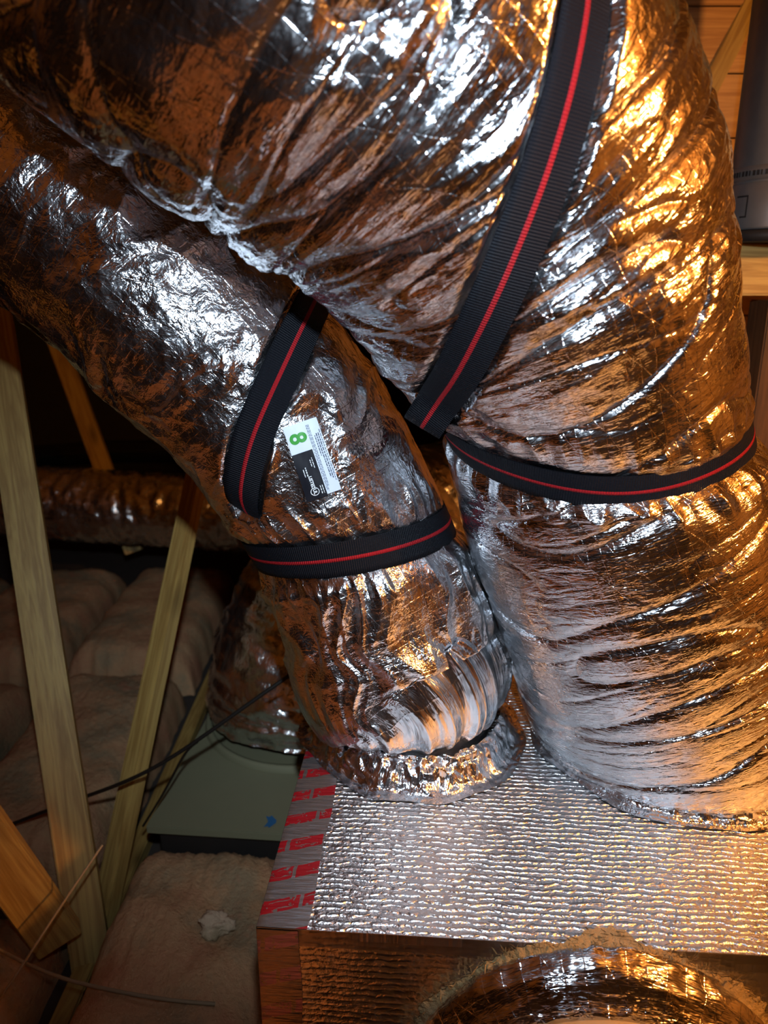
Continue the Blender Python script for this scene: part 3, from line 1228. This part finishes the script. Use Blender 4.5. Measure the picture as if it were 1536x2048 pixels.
batt_rect('brownish fibreglass batt on the floor nearest the left side of the box', -0.565, -0.185, -0.25, 1.425, 0.018, 3)
batt_rect('dark fibreglass batt under the thin tan wire in the near left corner', -1.08, -0.66, -0.25, 1.30, -0.02, 9)
batt_rect('grey brown fibreglass batt between the two webs of the V', -1.06, -0.655, 1.36, 2.22, 0.0, 21, 0.012)
batt_rect('pinkish fibreglass batt lying beyond the V of the truss webs', -1.10, -0.655, 2.27, 3.15, 0.01, 14, 0.010)
batt_rect('fibreglass batt left of the pale yellow web', -1.55, -1.13, 0.6, 2.22, -0.01, 27, 0.012)
batt_rect('distant fibreglass batt left of the pinkish one', -1.62, -1.15, 2.27, 3.15, 0.0, 41, 0.012)
batt_rect('leftmost fibreglass batt at the picture edge', -2.08, -1.66, 1.2, 3.15, 0.0, 45, 0.03)
batt_rect('fibreglass batt half hidden behind the narrower duct', -0.60, -0.12, 2.18, 3.15, 0.0, 33, 0.012)


# loose tuft
bm = bmesh.new()
bmesh.ops.create_icosphere(bm, subdivisions=4, radius=1.0)
for v_ in bm.verts:
    n_ = perlin(np.array([v_.co.x * 1.3 + 5]), np.array([v_.co.y * 1.3 + v_.co.z * 1.1]), None, 4)[0]
    n2_ = perlin(np.array([v_.co.x * 5]), np.array([v_.co.y * 5 + v_.co.z * 4]), None, 5)[0]
    k_ = 1 + 0.5 * n_ + 0.22 * n2_
    v_.co = Vector((v_.co.x * 0.034 * k_, v_.co.y * 0.022 * k_, v_.co.z * 0.020 * k_))
for f_ in bm.faces: f_.smooth = True
me = bpy.data.meshes.new('insulation_tuft'); bm.to_mesh(me); bm.free()
M['tuft'] = insulation_mat('pale_fibreglass', (0.66, 0.42, 0.28), (0.75, 0.55, 0.36))
tuft = link('insulation_tuft', me, M['tuft'])
tuft.location = on_z(432, 1850, 0.022)
tag(tuft, 'small pale tuft of loose fibreglass on the brownish batt', 'insulation')

# ------------------------------------------------------------------ far boot with its own duct
ZB = 0.065
bo = on_z(292, 1652, ZB)
bx_ = (on_z(560, 1668, ZB) - bo); bx_.z = 0; bx_.normalize()
by_ = Vector((-bx_.y, bx_.x, 0))
boot = empty('duct_board_box', bo + bx_ * 0.35 + by_ * 0.35 - Vector((0, 0, ZB)))


def slab_axes(name, o, u, v, n, lu, lv, th, m, parent):
    bm = bmesh.new()
    bmesh.ops.create_cube(bm, size=1.0)
    for q in bm.verts:
        q.co = o + u * ((q.co.x + .5) * lu) + v * ((q.co.y + .5) * lv) - n * ((0.5 - q.co.z) * th)
    bmesh.ops.bevel(bm, geom=list(bm.edges), offset=0.002, segments=2, affect='EDGES')
    me = bpy.data.meshes.new(name); bm.to_mesh(me); bm.free()
    return put(link(name, me, m), parent)


slab_axes('lid', bo, bx_, by_, UZ, 0.72, 0.72, 0.02, M['board'], boot)
slab_axes('body', bo + bx_ * 0.02 + by_ * 0.02 - UZ * 0.02, bx_, by_, UZ, 0.68, 0.68, 0.2, M['dark'], boot)  # near-black block filling the dark gap beneath the lid
bc = on_z(600, 1432, ZB)
br_ = 0.245
n = 96
th = np.linspace(0, 2 * math.pi, n, endpoint=False)
prof = [(br_ - 0.012, 0.0), (br_ - 0.010, 0.014), (br_, 0.017), (br_ + 0.006, 0.012), (br_ + 0.008, 0.0)]
P = np.zeros((5, n, 3))
for j, (r, h) in enumerate(prof):
    P[j, :, 0] = bc.x + r * np.cos(th); P[j, :, 1] = bc.y + r * np.sin(th); P[j, :, 2] = ZB + h
put(link('collar_ring', new_mesh_grid('collar_ring', P, None, True), M['board']), boot)
# blue mark
bm = bmesh.new()
c0 = on_z(541, 1643, ZB + 0.0015)
bmesh.ops.create_circle(bm, cap_ends=True, segments=14, radius=0.016)
for v_ in bm.verts:
    k_ = 1 + 0.3 * math.sin(v_.co.x * 900) + 0.2 * math.cos(v_.co.y * 700)
    v_.co = Vector((v_.co.x * k_ * 0.7, v_.co.y * k_ * 1.2, 0)) + c0
me = bpy.data.meshes.new('paint_mark'); bm.to_mesh(me); bm.free()
put(link('paint_mark', me, M['blue']), boot)['label'] = 'small blue paint mark'
tag(boot, 'flat grey green duct board box on the floor behind the plenum', 'duct box')


def world_duct(rows, n, nu):
    d = Duct.__new__(Duct)
    d.setup([list(r) for r in rows], n, nu, ())
    return d


far = world_duct([(bc.x, bc.y, ZB + 0.003, br_ - 0.02), (bc.x + 0.005, bc.y + 0.01, ZB + 0.06, br_ - 0.005), (bc.x + 0.03, bc.y + 0.03, ZB + 0.18, br_),
                  (bc.x + 0.12, bc.y + 0.10, ZB + 0.33, br_), (bc.x + 0.27, bc.y + 0.2, ZB + 0.42, br_), (bc.x + 0.5, bc.y + 0.4, ZB + 0.44, br_), (bc.x + 0.75, bc.y + 0.65, ZB + 0.42, br_)], 200, 260)
th_, s_ = far.grid()
xx = (th_ + math.pi) / (2 * math.pi)
dd = 0.008 * ridged(xx * 8, s_ / 0.05, 8, 81) + 0.005 * ridged(xx * 12, s_ / 0.022, 12, 82) + 0.002 * ridged(xx * 50, s_ / 0.02, 50, 83)
o = link('flex_duct', new_mesh_grid('foil_sleeve', far.points(dd), far.uv(), True), M['foil_far'])
tag(o, 'dull foil flex duct rising from the grey green box behind the plenum', 'duct', 'foil flex ducts')

# distant duct lying across the attic
rows = []
for px, py, dep in ((-260, 985, 3.3), (0, 1000, 3.25), (160, 1010, 3.2), (320, 1018, 3.15), (480, 1030, 3.1), (640, 1050, 3.0), (800, 1070, 2.9)):
    q = at(px, py, dep); rows.append((q.x, q.y, q.z, 0.15))
dist = world_duct(rows, 220, 160)
th_, s_ = dist.grid()
xx = (th_ + math.pi) / (2 * math.pi)
dd = 0.007 * ridged(xx * 6, s_ / 0.06, 6, 91) + 0.005 * ridged(xx * 14, s_ / 0.03, 14, 92) + 0.002 * ridged(xx * 40, s_ / 0.02, 40, 93)
o = link('flex_duct', new_mesh_grid('foil_sleeve', dist.points(dd), dist.uv(), True), M['foil_far'])
tag(o, 'distant foil flex duct lying across the attic under the dark', 'duct', 'foil flex ducts')

# dark pipe far behind with a thin glint
rows = []
for px, py, dep in ((60, 915, 3.9), (200, 905, 3.9), (290, 903, 3.9), (400, 905, 3.9), (560, 915, 3.9)):
    q = at(px, py, dep); rows.append((q.x, q.y, q.z, 0.06))
pp = world_duct(rows, 60, 40)
M['dark_pipe'] = plain_mat('dark_glossy_pipe', (0.02, 0.02, 0.018), 0.22, 0.6)
o = link('dark_pipe', new_mesh_grid('dark_pipe', pp.points(), pp.uv(), True), M['dark_pipe'])
tag(o, 'dark glossy pipe in the blackness beyond the distant duct', 'pipe')


# ------------------------------------------------------------------ cables
def cable(name, pts, r, m, label, cat):
    c = bpy.data.curves.new(name, 'CURVE')
    c.dimensions = '3D'
    c.bevel_depth = r
    c.bevel_resolution = 3
    sp_ = c.splines.new('NURBS')
    sp_.points.add(len(pts) - 1)
    for q, p_ in zip(sp_.points, pts):
        q.co = (*p_, 1)
    sp_.order_u = 4
    sp_.use_endpoint_u = True
    c.materials.append(m)
    ob = bpy.data.objects.new(name, c)
    COL.objects.link(ob)
    dg = bpy.context.evaluated_depsgraph_get()
    me = bpy.data.meshes.new_from_object(ob.evaluated_get(dg))
    me.name = name
    bpy.data.objects.remove(ob); bpy.data.curves.remove(c)
    o = bpy.data.objects.new(name, me)
    COL.objects.link(o)
    for p_ in me.polygons: p_.use_smooth = True
    tag(o, label, cat)
    return o


cable('black_cable', [at(700, 1270, 1.50), at(590, 1342, 1.50), at(480, 1420, 1.52), at(380, 1492, 1.54), at(300, 1542, 1.555), at(220, 1577, 1.57),
                      at(140, 1603, 1.66), at(60, 1634, 1.70), at(-80, 1690, 1.70)], 0.0042, M['cable'],
      'taut black cable stretched past the truss webs', 'cable')
cable('black_cable', [at(395, 1484, 1.535), at(372, 1498, 1.55), at(350, 1545, 1.58), at(320, 1600, 1.62), at(286, 1652, 1.66)], 0.0026, M['cable'],
      'thin black cable branching down beside the grey green box', 'cable')
cable('tan_wire', [at(205, 1690, 1.40), at(150, 1770, 1.36), at(90, 1860, 1.32), at(40, 1940, 1.28), at(-10, 2010, 1.25), at(-60, 2090, 1.22)], 0.0022, M['twine'],
      'thin tan wire slanting down the near left corner', 'wire')
cable('tan_wire', [on_z(-10, 1895, 0.03), on_z(40, 1922, 0.03), on_z(100, 1950, 0.035), on_z(180, 1972, 0.035), on_z(260, 1988, 0.035), on_z(350, 2003, 0.035), on_z(430, 2008, 0.03)], 0.0032,
      M['twine'], 'tan wire lying on the brownish batt', 'wire')

# ------------------------------------------------------------------ steel flue on the right
pc = at(1580, 300, 1.45)
flue = empty('flue_pipe', (pc.x, pc.y, 1.27))


def lathe(name, c, prof, m, parent, n=72):
    th = np.linspace(0, 2 * math.pi, n, endpoint=False)
    P = np.zeros((len(prof), n, 3)); UV = np.zeros((len(prof), n, 2))
    for j, (r, z) in enumerate(prof):
        P[j, :, 0] = c[0] + r * np.cos(th); P[j, :, 1] = c[1] + r * np.sin(th); P[j, :, 2] = z
        UV[j, :, 0] = th * r; UV[j, :, 1] = z
    return put(link(name, new_mesh_grid(name, P, UV, True), m), parent)


zb = (CAM + ray(1510, 452) * 1.36).z
zr = (CAM + ray(1510, 357) * 1.36).z
lathe('pipe', pc, [(0.100, zr), (0.100, zr + 0.02), (0.100, zr + 0.8)], M['steel'], flue)
lathe('seam_bead', pc, [(0.099, zr + 0.032), (0.104, zr + 0.028), (0.106, zr + 0.018), (0.104, zr + 0.008), (0.099, zr + 0.004)], M['steel'], flue)
lathe('lower_sleeve', pc, [(0.088, zb), (0.103, zb), (0.104, zb + 0.004), (0.104, zr - 0.002), (0.100, zr + 0.002)], M['steel'], flue)
lathe('dark_ring', pc, [(0.02, zb - 0.022), (0.108, zb - 0.022), (0.108, zb - 0.002), (0.02, zb - 0.001)], M['dark'], flue)  # dark ring filling the gap below the pipe end
# stamped bracket mark
me = bpy.data.meshes.new('stamped_mark')
vs, fs = [], []


def arc_quad(t0, t1, z0, z1, r=0.1046):
    k = len(vs); st = 6
    for i in range(st + 1):
        t = t0 + (t1 - t0) * i / st
        vs.append((pc.x + r * math.cos(t), pc.y + r * math.sin(t), z0)); vs.append((pc.x + r * math.cos(t), pc.y + r * math.sin(t), z1))
    for i in range(st):
        fs.append((k + 2 * i, k + 2 * i + 2, k + 2 * i + 3, k + 2 * i + 1))


zc = (zb + zr) / 2
tm = math.pi + 0.38
arc_quad(tm - 0.13, tm + 0.13, zc + 0.017, zc + 0.020)
arc_quad(tm + 0.10, tm + 0.13, zc - 0.017, zc + 0.020)
arc_quad(tm - 0.02, tm + 0.13, zc - 0.020, zc - 0.017)
me.from_pydata(vs, [], fs)
put(link('stamped_mark', me, M['dark']), flue)
vs, fs = [], []
for k in range(16):
    arc_quad(math.pi + 0.02 + k * 0.075, math.pi + 0.02 + k * 0.075 + (0.05 if k % 3 else 0.03), zr + 0.0125, zr + 0.0215, 0.1066)
me = bpy.data.meshes.new('printed_marks')
me.from_pydata(vs, [], fs)
put(link('printed_marks', me, M['dark']), flue)
tag(flue, 'dull grey steel flue pipe hanging at the upper right edge', 'pipe')

# timber under and behind the flue
M['shade_wood'] = wood_mat('shaded_timber', (0.13, 0.055, 0.02), (0.06, 0.025, 0.01))  # shade on the post is painted into this wood colour
post = beam('timber_post', (0.90, 1.66, -0.16), (0.90, 1.66, 1.165), 0.20, 0.09, (0, -1, 0), M['shade_wood'])
tag(post, 'reddish timber post, painted dark as shade, standing below the steel flue pipe', 'timber')
hdr = beam('timber_header', (0.62, 1.62, 1.225), (1.9, 1.62, 1.225), 0.10, 0.05, (0, -1, 0), M['wood'])
tag(hdr, 'bright orange timber header just under the steel flue pipe', 'timber')
a, b = through(at(1420, 175, 1.85), at(1520, -20, 1.80), -1.0, 1.7)
raf = beam('diagonal_brace', a, b, 0.045, 0.09, (-0.3, -1, 0), M['wood'])
tag(raf, 'orange diagonal brace between the wide duct and the flue pipe', 'timber')

# ------------------------------------------------------------------ attic shell
wall = empty('wall_back', (1.0, 2.06, -0.16)); wall['kind'] = 'structure'
me = None
for k in range(17):
    z0 = -0.16 + k * 0.142
    o = beam('plank', (0.30, 2.06, z0 + 0.07), (2.45, 2.06, z0 + 0.07), 0.138, 0.022, (0, -1, 0), M['wood_deck'], wall, 0.002)


def quad(name, pts, m, kind='structure', sub=1):
    me = bpy.data.meshes.new(name)
    me.from_pydata([tuple(p) for p in pts], [], [tuple(range(len(pts)))])
    o = link(name, me, m)
    o['kind'] = kind
    return o


def deck_mat():
    m, nt, b = nmat('roof_sheathing')
    g = N(nt)
    tc = g.n('ShaderNodeTexCoord')
    ob = tc.outputs['Object']
    n1 = g.noise(g.mapping(ob, (2.0, 2.0, 9)), 2.0, 5, 0.6, 0.3)
    v1 = g.voronoi(g.mapping(ob, (1.5, 1.0, 6)), 4.0)
    f = g.math('MULTIPLY_ADD', n1.outputs['Fac'], 0.8, g.math('MULTIPLY', v1.outputs['Distance'], 0.3))
    g.l(g.ramp(f, [(0.25, (0.30, 0.13, 0.04)), (0.5, (0.52, 0.27, 0.09)), (0.8, (0.68, 0.42, 0.17))]), b.inputs['Base Color'])
    b.inputs['Roughness'].default_value = 0.8
    return m


M['deck'] = deck_mat()
M['dim_deck'] = wood_mat('dimmed_sheathing', (0.08, 0.045, 0.025), (0.04, 0.022, 0.012), 0.9, 0.5)  # unseen wall coloured dark so the foil mirrors less warm light
RX, RZ = -0.9, 3.25
quad('ceiling_right_slope', [(RX, -2.6, RZ), (RX, 6.2, RZ), (2.5, 6.2, 1.05), (2.5, -2.6, 1.05)], M['deck'])
quad('ceiling_left_slope', [(RX, -2.6, RZ), (-5.0, -2.6, 0.2), (-5.0, 6.2, 0.2), (RX, 6.2, RZ)], M['deck'])
quad('wall_behind', [(-5, -2.6, -0.2), (2.6, -2.6, -0.2), (2.5, -2.6, 1.05), (RX, -2.6, RZ), (-5, -2.6, 0.2)], M['dim_deck'])
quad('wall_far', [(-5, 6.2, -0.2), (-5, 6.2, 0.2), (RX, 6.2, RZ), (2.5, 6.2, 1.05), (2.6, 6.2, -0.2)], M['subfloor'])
quad('wall_right', [(2.5, -2.6, -0.2), (2.5, 6.2, -0.2), (2.5, 6.2, 1.05), (2.5, -2.6, 1.05)], M['deck'])
# rafters under the right slope, behind the camera and beside it: the foil mirrors them
sl = Vector((2.5 - RX, 0, 1.05 - RZ)).normalized()
for k, y in enumerate((-2.1, -1.5, -0.9, -0.3, 0.3, 0.9, 1.5)):
    p0 = Vector((RX, y, RZ - 0.08)); p1 = Vector((2.45, y, 1.05 - 0.05))
    o = beam('rafter', p0, p1, 0.04, 0.09, (sl.z * -1, 0, sl.x), M['wood'])
    o['kind'] = 'structure'
    o.name = 'roof_rafter_%d' % (k + 1)
